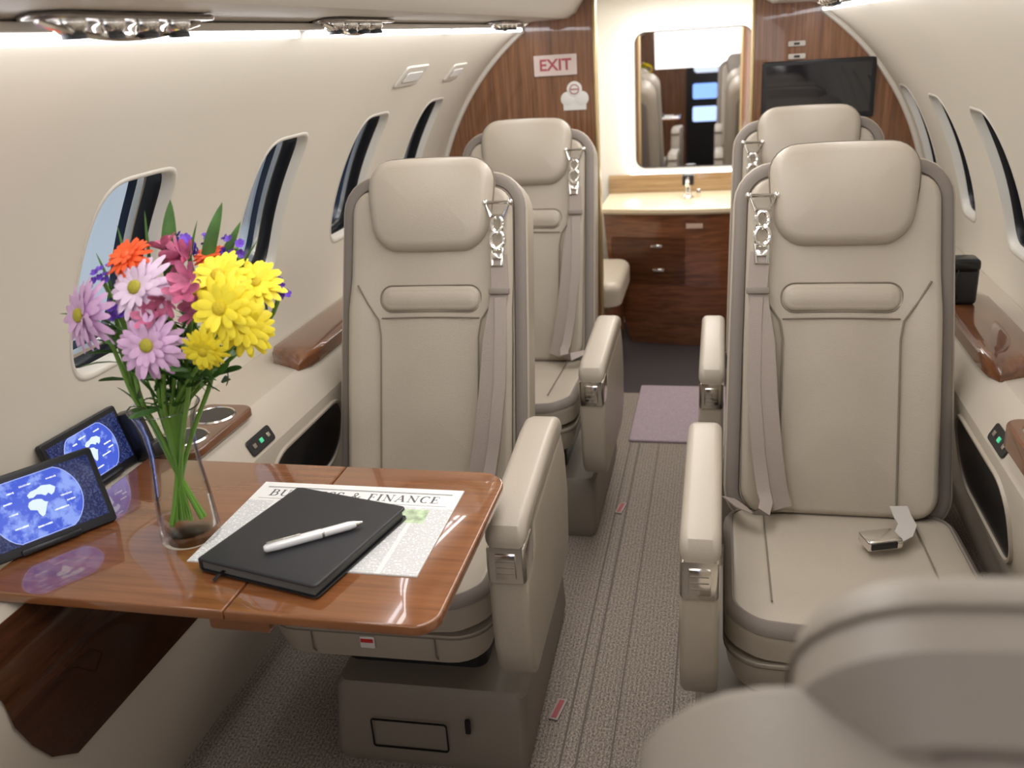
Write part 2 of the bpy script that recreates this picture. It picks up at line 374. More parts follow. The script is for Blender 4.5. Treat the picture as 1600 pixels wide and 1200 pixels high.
# ------------------------------------------------------------------ light strips
STR = emit('strip_light', (.93, .93, 1.0), 9)
for s, nm, lb in ((-1, 'left', 'long bright light strip under the ceiling edge above the left wall'), (1, 'right', 'long bright light strip under the ceiling edge above the right wall')):
    t = thing('light_strip', lb, 'light', (s*.544, 1.1, 1.484))
    for k in range(5):
        ya = Y0+.02+k*.976; b1 = B(); tube(b1, [(0, ya-1.1, 0), (0, ya+.93-1.1, 0)], .0064, 10); obj('lamp_tube', b1, STR, t)
    b1 = B(); box(b1, (-s*.006, .03, .012), (.020, YB-Y0-.06, .012), .003); obj('housing', b1, HEAD, t)
SMOKE = mat('smoked_chrome', (.45, .42, .40), .2, metal=1)
def vent(x, y, label):
    t = thing('air_vent', label, 'air vent', (x, y, 1.508), 0, 'overhead air vents and reading lights')
    b1 = B(); pad(b1, nframe((0, 0, 0), (0, 0, -1), (0, 1, 0)), .064, .34, .030, 0, .007, .004); obj('plate', b1, SMOKE, t)
    for yy in (-.11, -.04, .03, .10):
        b1 = B(); ball(b1, Matrix.Translation((0, yy, -.009)), .020, 1, 1, .8); obj('nozzle', b1, CHR, t)
        b1 = B(); lathe(b1, [(.008, -.016), (.014, -.022), (.014, -.027), (.008, -.027)], Matrix.Translation((.004, yy, 0)), 16); obj('nozzle_ring', b1, DARK, t)
    b1 = B(); tube(b1, bez((0, -.16, -.008), (.03, -.10, -.034), (-.03, .08, -.030), (0, .16, -.008)), .0045); obj('light_wire', b1, CHR, t)
vent(-.50, 1.04, 'chrome air nozzle cluster above the left wall, nearest, over the flowers')
vent(-.51, 1.80, 'chrome air nozzle cluster on the left ceiling edge above front left seat')
vent(-.50, 3.1, 'chrome air nozzle cluster on the left ceiling edge beside the wood partition')
vent(.47, 2.0, 'chrome air nozzle cluster on the right ceiling edge, nearer one')
vent(.48, 2.75, 'chrome air nozzle cluster on the right ceiling edge, beside wood partition')
# small panels on the upper left wall near the partition
for (y, s_, w, h, mt_, lb) in ((2.62, .735, .20, .075, WTRIM, 'small cream rectangular panel on the left wall above third window'), (3.12, .720, .16, .07, WTRIM, 'small cream rectangular panel on the left wall above the farthest window')):
    p = wp(-1, y, s_); n_ = Vector((0, y, ZC))-p; t = thing('wall_panel', lb, 'panel', p)
    M = frame((0, 0, 0), (0, 1, 0), Vector((0, 0, 1))) ; M = nframe((0, 0, 0), n_, (0, 0, 1))
    b1 = B(); pad(b1, M, w, h, .012, -.006, .006, .004); obj('panel_cover', b1, mt_, t)
    b1 = B(); pad(b1, M, w*.7, h*.45, .008, .004, .0085, .001); obj('panel_lens', b1, WHITE, t)

# ------------------------------------------------------------------ side consoles
def console(side, d, label):
    t = thing('side_console', label, 'console', (0, 0, 0))
    P = [(.948, .735), (.80-d, .735), (.785-d, .728), (.765-d, .705), (.742-d, .66), (.742-d, .64), (.78-d, .44), (.935, .0), (.948, 0)]
    b1 = B(); prism(b1, [(side*x, z) for x, z in P], XZ, Y0+.01, YB-.01); obj('body', b1, SIDE, t, 25)
    return t
cl = console(-1, 0, 'beige sidewall console ledge running under the left windows')
cr_ = console(1, .025, 'beige sidewall console ledge running under the right windows')
def ledge(side, d, ya, yb, par, wd=.125):
    b1 = B(); x0 = .772-d; n = 14; rings = []
    for i in range(n+1):
        f = i/n; y = ya+(yb-ya)*f
        k = min(1, f/.16, (1-f)/.12); k = math.sqrt(max(0, 1-(1-k)**2))*.96+.04
        w = wd*k; xi = x0+(1-k)*.02; h = .036*(.4+.6*k); sec = []
        for (a, b) in ((0, -.03), (-.004, .35), (.0, .75), (.08, .96), (.25, 1.0), (.8, 1.0), (1, .85), (1, 0)):
            sec.append(Vector((side*(xi+w*a), y, .734+h*b)))
        rings.append(sec)
    bridge(b1, rings); obj('wood_ledge', b1, WLED, par, 50)
for s, d, p in ((-1, 0, cl), (1, .025, cr_)):
    ledge(s, d, 1.88, 2.5, p); ledge(s, d, 2.85, 3.45, p); ledge(s, d, .1, .86, p)
    M = Matrix.Translation((-.832 if s < 0 else .772, 1.50 if s < 0 else 1.53, .733))
    b1 = B(); pad(b1, M, .125, .245 if s < 0 else .24, .03, 0 if s < 0 else -.028, .019, .006); h = obj('cup_holder_plate', b1, WLED, p)
    for yy in (-.055, .055):
        b1 = B(); lathe(b1, [(.041, .019), (.044, .0225), (.0465, .0195), (.0465, .018), (.041, .018)], M @ Matrix.Translation((0, yy, 0)), 28, False); obj('cup_ring', b1, CHR, h)
        b1 = B(); lathe(b1, [(.0415, .0205), (.02, .0198), (.002, .0198)], M @ Matrix.Translation((0, yy, 0)), 28); obj('cup_well', b1, BLACK, h)
    def face(y, z, o): return Vector((s*(.742-d+(.64-z)*.19-o), y, z))
    o_ = face(1.80, .54, 0); up = face(1.8, .6, 0)-o_
    M = nframe(o_, (-s, 0, -.19), up)
    b1 = B(); pad(b1, M, .40, .17, .07, -.002, .002, .002); pk = obj('stowage_pocket', b1, BLACK, p)
    b1 = B(); rim(b1, M, .42, .19, .08, [(0, 0), (.002, .006), (.008, .006), (.011, 0)]); obj('pocket_rim', b1, LEA2, pk)
    o_ = Vector((s*(.7525-d), 1.585 if s < 0 else 1.70, .683)); M = nframe(o_, (-s*.9, 0, .45), (0, 0, 1))
    b1 = B(); pad(b1, M, .10, .036, .008, 0, .003, .002); sw = obj('switch_panel', b1, DARK, p)
    GR = emit('green_button', (.1, .7, .35), .6)
    for k in range(3):
        b1 = B(); box(b1, (-.03+k*.03, 0, .004), (.012, .010, .003), .001, M); obj('switch_button', b1, (BASE, GR, CHR)[k], sw)
def facex(z): return -(.742+(.64-z)*.19)+.004 if z <= .64 else -(.742+max(0, z-.66)*.48)+.004
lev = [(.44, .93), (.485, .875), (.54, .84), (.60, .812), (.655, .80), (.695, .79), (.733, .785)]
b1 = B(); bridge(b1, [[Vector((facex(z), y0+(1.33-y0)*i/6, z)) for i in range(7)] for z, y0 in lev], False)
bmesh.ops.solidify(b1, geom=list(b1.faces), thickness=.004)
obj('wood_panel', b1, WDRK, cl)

# ------------------------------------------------------------------ seats
TL = math.radians(20); VB = Vector((0, math.sin(TL), math.cos(TL)))
MBK = frame((0, 0, .40), (1, 0, 0), VB)
def bk(x, v, n=0): return MBK @ Vector((x, v, n))
def make_seat(q, xa, xb):
    """q = +1: aisle on local +x.  Faces -Y, floor origin below the seat crease."""
    t = thing('cabin_seat', 'x', 'seat')
    sh = .81; MC = MBK @ Matrix.Translation((0, .395, 0))
    def wtop(x, y, z):
        return (x*(1-.03*max(0, y/.4)+.015*min(1, max(0, -y/.3))), y+.010*max(0, (y-.2)/.2)*(1-(abs(x)/.22)**2), z)
    b1 = B(); pad(b1, MC @ Matrix.Rotation(PI, 4, 'Y'), .476, sh+.004, .082, -.001, .125, .045, .004, wtop); obj('seat_shell', b1, LEA, t)
    b1 = B(); pad(b1, MC @ Matrix.Translation((0, -.02, 0)) @ Matrix.Rotation(PI, 4, 'Y'), .37, .70, .065, .12, .134, .010, .004, wtop); obj('rear_panel', b1, TAU, t)
    b1 = B(); rim(b1, MC, .468, sh-.004, .078, [(0, -.003), (.0, .002), (.003, .005), (.010, .0065), (.020, .0065), (.027, .005), (.030, .001), (.031, -.006)], wtop); obj('back_frame', b1, TAU, t)
    def wc(x, y, z):
        b = max(0, abs(x)-.105)/.09; f = 1 if y < .08 else max(.4, 1-(y-.08)/.14)
        b = min(1, b); return (x*(1-.03*max(0, y/.4)), y, z+.032*(b*b*(3-2*b))*f)
    b1 = B(); pad(b1, MC, .412, sh-.060, .058, -.005, .015, .016, .010, wc); back = obj('back_cushion', b1, LEA, t)
    for s in (-1, 1):
        b1 = B(); tube(b1, [bk(s*.122, .05+.03*i, .0295+.0004*i) for i in range(13)]+[bk(s*.128, .45, .033), bk(s*.155, .49, .036), bk(s*.180, .535, .038)], .0022, 6); obj('seam', b1, SEAM, back)
    b1 = B(); tube(b1, [bk(-.122+.0244*i, .455+.002*math.sin(PI*i/10), .027) for i in range(11)], .0019, 6); obj('seam', b1, SEAM, back)
    b1 = B(); pad(b1, MBK @ Matrix.Translation((0, .502, .016)), .25, .062, .028, 0, .016, .013, .003); lp = obj('lumbar_pad', b1, LEA, t)
    b1 = B(); tube(b1, [MBK @ Vector((x, y+.502, .0245)) for x, y in rr(.252, .064, .029)], .0018, 6, True); obj('lumbar_seam', b1, SEAM, lp)
    # headrest
    HV, HH, HW = .727, .226, .312
    def wh(x, y, z):
        f = (HH/2-y)/HH
        return (x*(1-.15*max(0, f)**2.6), y-.004*(abs(x)/.15)**2*(1 if y > 0 else -.6), z-.30*x*x+.010*math.sin(PI*min(1, max(0, 1-f))))
    MH = MBK @ Matrix.Translation((0, HV, -.03))
    b1 = B(); pad(b1, MH, HW, HH, .058, 0, .080, .026, .005, wh, .03); hr = obj('headrest', b1, LEA2, t)
    b1 = B(); tube(b1, [MH @ Vector(wh(x, y, .052)) for x, y in rr(HW+.0025, HH+.0025, .059)], .0018, 6, True); obj('headrest_seam', b1, SEAM, hr)
    b1 = B(); pad(b1, MH @ Matrix.Translation((0, -.012, .003)) @ Matrix.Rotation(PI, 4, 'Y'), HW-.05, HH-.05, .05, -.004, .010, .008, .006); obj('headrest_back', b1, TAU, hr)  # taupe pad: shade on the headrest's rear put in as colour
    # cushion
    CD = .495
    def wcu(x, y, z): return (x, y, z+.018*(-y/.25)-.012*max(0, (-y-.19)/.07)**2 + .010*min(1, (abs(x)/.2)**4))
    MCU = Matrix.Translation((0, -.2225, .365))
    b1 = B(); pad(b1, MCU, .480, CD, .075, 0, .070, .026, .007, wcu, .002); cu = obj('seat_cushion', b1, LEA, t)
    b1 = B(); rim(b1, MCU, .484, CD+.004, .078, [(.001, .052), (.002, .058), (.008, .067), (.016, .073), (.020, .072), (.018, .050)], wcu); obj('cushion_piping', b1, TAU, cu)
    for s in (-1, 1):
        b1 = B(); tube(b1, [MCU @ Vector(wcu(s*.155, .22-.0395*i, .0765)) for i in range(11)], .0018, 6); obj('seam', b1, SEAM, cu)
    b1 = B(); pad(b1, Matrix.Translation((0, -.2225, .285)), .479, CD-.001, .078, 0, .085, .002, 0, lambda x, y, z: (x*(.90+.10*min(1, z/.07)**.6), y*(.92+.08*min(1, z/.07)**.6), z), .012); sk = obj('seat_pan', b1, LEA, t)
    b1 = B(); rim(b1, Matrix.Translation((0, -.2225, .285)), .482, CD+.002, .079, [(.001, .076), (.0, .078), (.001, .080), (.004, .078)]); obj('pan_seam', b1, SEAM, sk)
    for s in (-1, 1):
        b1 = B(); tube(b1, [(s*.13, -.4690+(.010 if i == 0 else 0), .305+.014*i) for i in range(5)], .0018, 6); obj('seam', b1, SEAM, sk)
    # base
    b1 = B(); bridge(b1, [[Vector((x*.96+q*.08, y*.97-.14, .0)) for x, y in rr(.43, .60, .02)], [Vector((x+q*.08, y-.14, .03)) for x, y in rr(.43, .60, .02)], [Vector((x+q*.08, y-.13, .175)) for x, y in rr(.42, .56, .025)], [Vector((x+q*.08, y-.13, .185)) for x, y in rr(.40, .54, .02)]]); ba = obj('seat_base', b1, BASE, t)
    b1 = B(); rim(b1, frame((q*.04, -.4385, .085), (1, 0, 0), (0, 0, 1)), .17, .075, .008, [(0, 0), (.001, .003), (.003, .003), (.004, 0)]); obj('base_drawer', b1, BLACK, ba)
    b1 = B(); box(b1, (q*.17, -.437, .12), (.012, .01, .035), .003); obj('base_latch', b1, BLACK, ba)
    b1 = B(); pad(b1, Matrix.Translation((q*.03, -.13, .18)), .32, .40, .03, 0, .11, .01); obj('pedestal', b1, DARK, t)
    # aisle armrest
    xa, xb = q*xa, q*xb; lo, hi = min(xa, xb), max(xa, xb)
    P = [(-.586, .582), (-.588, .53), (-.584, .44), (-.570, .385), (-.54, .355), (-.17, .345), (-.10, .38), (-.08, .50), (-.10, .60), (-.14, .668), (-.50, .655), (-.50, .60)]
    b1 = B(); prism(b1, P, YZ, lo, hi, .013, 5); ar = obj('armrest', b1, LEA, t)
    P = [(-.588, .650), (-.590, .668), (-.578, .688), (-.55, .698), (-.24, .716), (-.18, .714), (-.14, .700), (-.120, .675), (-.135, .656), (-.2, .660), (-.50, .650)]
    b1 = B(); prism(b1, P, YZ, lo-.001, hi+.001, .016, 6); obj('armrest_pad', b1, LEA2, ar)
    b1 = B(); prism(b1, [(-.589, .651), (-.593, .62), (-.589, .581), (-.515, .581), (-.510, .62), (-.515, .651)], YZ, lo+.0005, hi-.0005, .008, 4); cl_ = obj('armrest_clasp', b1, CHR, ar)
    b1 = B(); box(b1, ((xa+xb)/2, -.592, .616), (.036, .005, .048), .0022); obj('clasp_plate', b1, CHR, cl_)
    for k in range(3):
        b1 = B(); box(b1, ((xa+xb)/2, -.5945, .604+k*.012), (.030, .002, .0025), .0006); obj('clasp_groove', b1, BASE, cl_)
    # shoulder harness
    hx = q*.170
    b1 = B()
    tri = [bk(hx-.030, .724, .048), bk(hx+.030, .724, .048), bk(hx+.014, .692, .050), bk(hx-.014, .692, .050)]
    tube(b1, tri, .0052, 8, True)
    for dx in (-1, 1): ball(b1, Matrix.Translation(tri[0 if dx < 0 else 1]), .008)
    for (cv, a, b_) in ((.672, .013, .018), (.636, .016, .020)):
        tube(b1, [bk(hx+a*math.cos(2*PI*i/16), cv+b_*math.sin(2*PI*i/16), .050) for i in range(16)], .0052, 8, True)
    tube(b1, [bk(hx-.014, .616, .050), bk(hx+.014, .616, .050), bk(hx+.012, .576, .050), bk(hx-.012, .576, .050)], .0045, 8, True)
    box(b1, (0, 0, 0), (.026, .014, .008), .002, MBK @ Matrix.Translation((hx, .598, .050)))
    hs = obj('harness_buckle', b1, CHR, t)
    b1 = B(); ribbon(b1, [bk(hx+q*.003, .60, .047), bk(hx+q*.006, .56, .049), bk(hx+q*.008, .52, .052), bk(hx+q*.003, .48, .056), bk(q*.160, .40, .062), bk(q*.152, .28, .066), bk(q*.140, .16, .068), bk(q*.126, .07, .064), bk(q*.116, .040, .064)], (1, 0, .15*q), .042, .0025); obj('harness_strap', b1, STRAP, t)
    b1 = B(); ribbon(b1, [bk(hx+q*.010, .50, .058), bk(q*.182, .44, .063), bk(q*.182, .3, .070), bk(q*.170, .16, .074), bk(q*.158, .08, .074), bk(q*.152, .055, .085), (q*.158, -.098, .476), (q*.18, -.105, .474), (q*.205, -.085, .478), (q*.222, -.05, .474), (q*.232, -.01, .46)], (1, 0, -.2), .028, .0025); obj('harness_strap', b1, STRAP, t)
    b1 = B(); box(b1, (0, 0, 0), (.050, .014, .008), .002, MBK @ Matrix.Translation((hx+q*.007, .515, .058))); obj('strap_slider', b1, TAU, t)
    return t
def put(o, x, y, rz, label, g='high-backed beige leather cabin seats'):
    o.location = (x, y, 0); o.rotation_euler = (0, 0, rz); o['label'] = label; o['group'] = g
SL = make_seat(1, .280, .350); SR = make_seat(-1, .250, .315)
SL2 = copy_tree(SL); SR2 = copy_tree(SR); SN = copy_tree(SL, None, ('armrest', 'harness_buckle', 'harness_strap', 'strap_slider'))
put(SL, -.474, 1.85, math.radians(1.5), 'beige leather seat left of the aisle, directly behind the wooden table')
put(SR, .462, 1.85, 0, 'beige leather seat right of the aisle with lap belt buckle on cushion')
put(SL2, -.445, 2.83, 0, 'farther left beige leather seat in front of the EXIT sign partition')
put(SR2, .470, 2.83, 0, 'farther right beige leather seat under the dark wall screen, mostly hidden')
put(SN, .395, .635, PI, 'blurred near beige seat seen from behind in bottom right corner')
for s_ in (SL2, SR2):
    for ch in s_.children:
        if ch.name.startswith('armrest'): ch.location.z -= .075
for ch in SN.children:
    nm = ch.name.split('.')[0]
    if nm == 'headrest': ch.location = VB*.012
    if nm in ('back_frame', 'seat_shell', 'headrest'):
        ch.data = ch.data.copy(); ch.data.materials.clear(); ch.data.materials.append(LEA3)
b1 = B(); Mb = Matrix.Translation((.066, -.165, .452)) @ Matrix.Rotation(math.radians(18), 4, 'Z')
box(b1, (0, 0, .011), (.072, .050, .022), .005, Mb); lb = obj('lap_buckle', b1, CHR, SR)
b1 = B(); box(b1, (-.004, -.0265, .012), (.054, .003, .014), .001, Mb); obj('buckle_slot', b1, BLACK, lb)
b1 = B(); ribbon(b1, [Mb @ Vector(p) for p in ((.03, 0, .010), (.055, .010, .012), (.075, .035, .016), (.085, .075, .014), (.095, .11, .016))], (.8, -.5, 0), .036, .003); obj('lap_strap', b1, mat('pale_webbing', (.5, .47, .44), .7), SR)
b1 = B(); box(b1, (-.01, -.4715, .345), (.03, .004, .026), .001); pl_ = obj('seat_placard', b1, WHITE, SL)
b1 = B(); box(b1, (-.01, -.4740, .350), (.026, .002, .008)); obj('placard_stripe', b1, mat('red', (.6, .03, .03), .5), pl_)

# ------------------------------------------------------------------ table
TZ = .755
tb = thing('folding_table', 'glossy reddish wood fold-out table beside the left wall', 'table', (-.5, 1.12, 0))
def tl(p): return Vector((p[0]+.5, p[1]-1.12, p[2]))
TX0, TX1, TY0, TY1, SX = -.85, -.146, .905, 1.345, -.446
left_ = [(TX0, TY0), (SX-.0012, TY0), (SX-.0012, TY1), (TX0, TY1)]
def arcp(cx, cy, r, a0, a1, n=8): return [(cx+r*math.cos(math.radians(a0+(a1-a0)*i/n)), cy+r*math.sin(math.radians(a0+(a1-a0)*i/n))) for i in range(n+1)]
right_ = [(SX+.0012, TY0)]+arcp(TX1-.035, TY0+.035, .035, -90, 0)+arcp(TX1-.05, TY1-.05, .05, 0, 90)+[(SX+.0012, TY1)]
for P in (left_, right_):
    b1 = B(); prism(b1, [(x+.5, y-1.12) for x, y in P], XY, TZ-.017, TZ, .0035, 3); obj('table_leaf', b1, WTAB, tb)
b1 = B(); box(b1, tl((-.55, 1.12, TZ-.027)), (.34, .05, .018), .003); obj('table_arm', b1, DARK, tb)
b1 = B(); prism(b1, [(.02, -.20), (.11, -.20), (.125, -.08), (0, -.08)], XY, TZ-.045, TZ-.018, .006, 2); obj('table_handle', b1, WTAB, tb)

# newspaper
def news_mat():
    mt, n, l, b = newmat('newsprint'); tc = n.new('ShaderNodeTexCoord'); sp = n.new('ShaderNodeSeparateXYZ'); l.new(tc.outputs['Object'], sp.inputs[0])
    def mth(op, a, bb=None):
        k = n.new('ShaderNodeMath'); k.operation = op
        for i, v in enumerate((a, bb)):
            if v is None: continue
            if isinstance(v, (int, float)): k.inputs[i].default_value = v
            else: l.new(v, k.inputs[i])
        return k.outputs[0]
    ln = mth('GREATER_THAN', mth('FRACT', mth('MULTIPLY', sp.outputs['Y'], 240)), .50)
    nz = n.new('ShaderNodeTexNoise'); mp = n.new('ShaderNodeMapping'); mp.inputs['Scale'].default_value = (260, 240, 1); l.new(tc.outputs['Object'], mp.inputs[0]); l.new(mp.outputs[0], nz.inputs['Vector']); nz.inputs['Scale'].default_value = 1
    wd = mth('GREATER_THAN', nz.outputs['Fac'], .42)
    colm = mth('LESS_THAN', mth('FRACT', mth('MULTIPLY', sp.outputs['X'], 16)), .88)
    top = mth('LESS_THAN', sp.outputs['Y'], .062)
    f = mth('MULTIPLY', mth('MULTIPLY', ln, wd), mth('MULTIPLY', colm, top))
    mx = n.new('ShaderNodeMix'); mx.data_type = 'RGBA'; mx.inputs['A'].default_value = (.84, .84, .83, 1); mx.inputs['B'].default_value = (.47, .47, .49, 1)
    l.new(f, mx.inputs['Factor']); l.new(mx.outputs['Result'], b.inputs['Base Color']); b.inputs['Roughness'].default_value = .8
    return mt
PAPER = news_mat(); INK = mat('ink', (.12, .12, .13), .7)
nx0, nx1, ny0, ny1 = -.566, -.205, 1.014, 1.270
nw = thing('newspaper', 'folded white newspaper lying on the table under the black notebook', 'newspaper', ((nx0+nx1)/2, (ny0+ny1)/2, TZ))
W_, H_ = nx1-nx0, ny1-ny0
b1 = B(); box(b1, (0, 0, .0008), (W_, H_, .0014)); box(b1, (.002, -.001, .0020), (W_-.004, H_-.002, .0008)); obj('page', b1, PAPER, nw)
b1 = B(); serif_text(b1, 'BUSINESS & FINANCE', .0215, Matrix.Translation((.0, H_/2-.038, 0)), .0024, .0027); obj('headline', b1, INK, nw)
b1 = B(); box(b1, (0, H_/2-.018, .0026), (W_-.03, .0012, .0002)); box(b1, (0, H_/2-.0205, .0026), (W_-.03, .0005, .0002)); box(b1, (0, H_/2-.058, .0026), (W_-.03, .0006, .0002)); obj('rule_line', b1, INK, nw)
b1 = B(); box(b1, (W_/2-.075, H_/2-.092, .0025), (.075, .042, .0003)); obj('printed_picture', b1, mat('picture_green', (.50, .62, .42), .8, var=.35, vscale=90), nw)
nb = thing('notebook', 'black leather notebook lying closed on the newspaper with pen on top', 'notebook', (-.400, 1.080, TZ+.0028), math.radians(-13))
w_, h_ = .212, .236
b1 = B(); pad(b1, Matrix.Translation((0, 0, 0)), w_, h_, .008, 0, .0030, .001); obj('back_cover', b1, BLACK, nb)
b1 = B(); box(b1, (-.002, 0, .0098), (w_-.010, h_-.010, .0140)); obj('pages', b1, mat('page_edge', (.13, .13, .12), .8), nb)
NBM = mat('notebook_cover', (.018, .018, .022), .38, bump=.3, bscale=700)
b1 = B(); pad(b1, Matrix.Translation((0, 0, .0165)), w_, h_, .010, 0, .0046, .0034, .0006); obj('front_cover', b1, NBM, nb)
b1 = B(); box(b1, (-w_/2+.001, 0, .0105), (.006, h_-.004, .020), .003, I4, 4); obj('spine', b1, NBM, nb)
b1 = B(); ribbon(b1, [(-.06, -h_/2+.03, .008), (-.062, -h_/2-.004, .007), (-.066, -h_/2-.014, .001)], (1, 0, 0), .006, .0006); obj('bookmark', b1, BLACK, nb)
pz = TZ+.0028+.0217+.0066
pa, pb = PZ(412, 858, pz), PZ(566, 816, pz); dv = (pb-pa); L = dv.length
Mp = nframe(pa, dv, (0, 0, 1))
pen = thing('pen', 'white and silver pen lying diagonally on the black notebook', 'pen', pa)
Ml = Matrix.Translation(-pa) @ Mp
SILV = mat('pen_white', (.86, .86, .88), .22, metal=.1)
b1 = B(); lathe(b1, [(.0035, 0), (.0058, .003), (.0072, .02), (.0072, L*.58)], Ml, 20); obj('cap', b1, SILV, pen)
b1 = B(); lathe(b1, [(.0066, L*.585), (.0066, L*.86), (.0050, L*.93)], Ml, 20); obj('barrel', b1, SILV, pen)
b1 = B(); lathe(b1, [(.0072, L*.575), (.0074, L*.59), (.0068, L*.60)], Ml, 20); lathe(b1, [(.0048, L*.93), (.0022, L)], Ml, 20); obj('metal_ring', b1, CHR, pen)
b1 = B(); box(b1, (0, .0084, .030), (.003, .0016, .05), .0006, Ml); obj('clip', b1, CHR, pen)

# ------------------------------------------------------------------ screens
def globe_mat():
    mt, n, l, b = newmat('globe_blue'); tc = n.new('ShaderNodeTexCoord')
    nz = n.new('ShaderNodeTexNoise'); nz.inputs['Scale'].default_value = 34; nz.inputs['Detail'].default_value = 8; nz.inputs['Roughness'].default_value = .65
    cr = n.new('ShaderNodeValToRGB'); e = cr.color_ramp.elements; e[0].position = .50; e[0].color = (.045, .095, .62, 1); e[1].position = .60; e[1].color = (.25, .36, .85, 1)
    l.new(tc.outputs['Object'], nz.inputs['Vector']); l.new(nz.outputs['Fac'], cr.inputs['Fac'])
    l.new(cr.outputs['Color'], b.inputs['Emission Color']); b.inputs['Emission Strength'].default_value = 1.0; b.inputs['Base Color'].default_value = (.02, .03, .1, 1); b.inputs['Roughness'].default_value = .15
    return mt
def scr_mat():
    mt, n, l, b = newmat('screen_blue'); tc = n.new('ShaderNodeTexCoord')
    nz = n.new('ShaderNodeTexNoise'); nz.inputs['Scale'].default_value = 300; nz.inputs['Detail'].default_value = 2
    cr = n.new('ShaderNodeValToRGB'); e = cr.color_ramp.elements; e[0].position = .45; e[0].color = (.006, .01, .06, 1); e[1].position = .7; e[1].color = (.05, .08, .2, 1)
    l.new(tc.outputs['Object'], nz.inputs['Vector']); l.new(nz.outputs['Fac'], cr.inputs['Fac'])
    l.new(cr.outputs['Color'], b.inputs['Emission Color']); b.inputs['Emission Strength'].default_value = 1.0; b.inputs['Base Color'].default_value = (.01, .01, .03, 1); b.inputs['Roughness'].default_value = .12
    return mt
SCR = scr_mat(); GLB = globe_mat(); LND = emit('land_white', (.62, .74, 1), .9); TXT = emit('caption_white', (.9, .95, 1), 1.0); RING = emit('globe_edge', (.4, .5, .95), .7); BEZ = mat('bezel', (.012, .012, .016), .3)
def tablet(BR, xd, up, w, h, label, house=False):
    t = thing('map_screen', label, 'screen', BR, 0, 'moving map screens by the left wall')
    M = frame((0, 0, 0), xd, up) @ Matrix.Translation((-w/2, h/2, 0))
    b1 = B(); pad(b1, M, w, h, .006, -.014, 0, .002); obj('bezel', b1, BEZ, t)
    b1 = B(); box(b1, (0, .002, .0004), (w-.018, h-.026, .001), 0, M); sc = obj('display', b1, SCR, t)
    P = []; r = h*.40
    for i in range(40):
        a = 2*PI*i/40; P.append((max(-w/2+.01, min(w/2-.01, r*1.30*math.cos(a))), max(-h/2+.017, min(h/2-.013, r*1.22*math.sin(a)+.002))))
    b1 = B(); prism(b1, P, lambda a, b, c: M @ Vector((a, b, c)), .001, .0014); obj('globe', b1, GLB, sc)
    b1 = B(); tube(b1, [M @ Vector((a, b, .0015)) for a, b in P], .0007, 5, True); obj('globe_edge', b1, RING, sc)
    k = h/.125
    lands = [[(-.013, .005), (-.010, .010), (-.004, .012), (.003, .011), (.008, .009), (.011, .004), (.015, .002), (.011, -.004), (.008, -.010), (.005, -.015), (.001, -.017), (-.002, -.011), (-.003, -.005), (-.008, -.003), (-.012, -.001)],
             [(-.008, .016), (-.009, .021), (-.003, .025), (.006, .026), (.014, .029), (.026, .026), (.032, .020), (.028, .013), (.023, .010), (.020, .015), (.015, .012), (.010, .016), (.004, .018), (-.002, .015)]]
    for P in lands:
        b1 = B(); prism(b1, [(a*k, b*k) for a, b in P], lambda a, b, c: M @ Vector((a, b, c)), .0014, .0018); obj('land_area', b1, LND, sc)
    for a, b, l in ((-.006, .037, .018), (.032, .036, .016), (.044, .004, .018), (.002, -.030, .024), (-.030, -.022, .020), (.032, -.014, .024), (.048, -.006, .014), (-.036, .018, .014), (-.034, .0, .014), (-.028, .032, .012)):
        b1 = B()
        for j in range(int(l/.0022)):
            hh = random.choice((.0020, .0028, .0024)); box(b1, (a*k+(j*.0022-l/2), b*k, .0021), (random.choice((.0010, .0015)), hh, .0006), 0, M)
        obj('map_caption', b1, TXT, sc)
    b1 = B(); box(b1, (0, -h*.2, -.018), (.05, h*.5, .012), .003, M); obj('mount', b1, BEZ, t)
    b1 = B(); box(b1, (0, -h/2+.004, -.006), (.09, .010, .026), .003, M); obj('foot', b1, BEZ, t)
    if house:
        b1 = B(); box(b1, (w/2+.012, -.012, .004), (.034, h-.02, .050), .005, M); box(b1, (w/2+.016, -h/2+.012, .016), (.042, .028, .066), .004, M); obj('side_housing', b1, BEZ, t)
tablet((-.753, 1.115, .759), (.095, .145, 0), (-.034, .04, .113), .205, .128, 'larger near blue world map screen at the left edge of the table')
tablet((-.884, 1.365, .740), (.012, .18, 0), (-.028, .02, .106), .19, .118, 'farther blue world map screen against the wall behind the vase', True)

# ------------------------------------------------------------------ vase and flowers
VC = PZ(300, 838, TZ); VC.z = TZ; VH = .222
vs = thing('glass_vase', 'clear flared glass vase of cut flowers on the table', 'vase', VC)
outer = [(.036, 0), (.044, .002), (.0455, .012), (.0445, .035), (.0415, .075), (.0370, .12), (.0350, .15), (.0380, .185), (.0455, .21), (.0520, VH)]
inner = [(.0505, VH), (.0435, .209), (.0360, .185), (.0330, .15), (.0350, .12), (.0395, .075), (.042, .035), (.040, .018), (.002, .014)]
b1 = B(); lathe(b1, outer+inner, I4, 40); ve = obj('vessel', b1, GLASS, vs)
b1 = B(); tube(b1, [(.0513*math.cos(2*PI*i/40), .0513*math.sin(2*PI*i/40), VH) for i in range(40)], .0011, 6, True); obj('vase_lip', b1, glassy('lip_glass', (.9, .95, .93), .5, 1), vs)
WAT = glassy('water', (.96, .99, .965), .05, .5)
b1 = B(); lathe(b1, [(.002, .0155), (.0385, .0185), (.041, .035), (.0385, .075), (.0342, .12), (.0323, .145), (.002, .145)], I4, 32); obj('water', b1, WAT, vs)
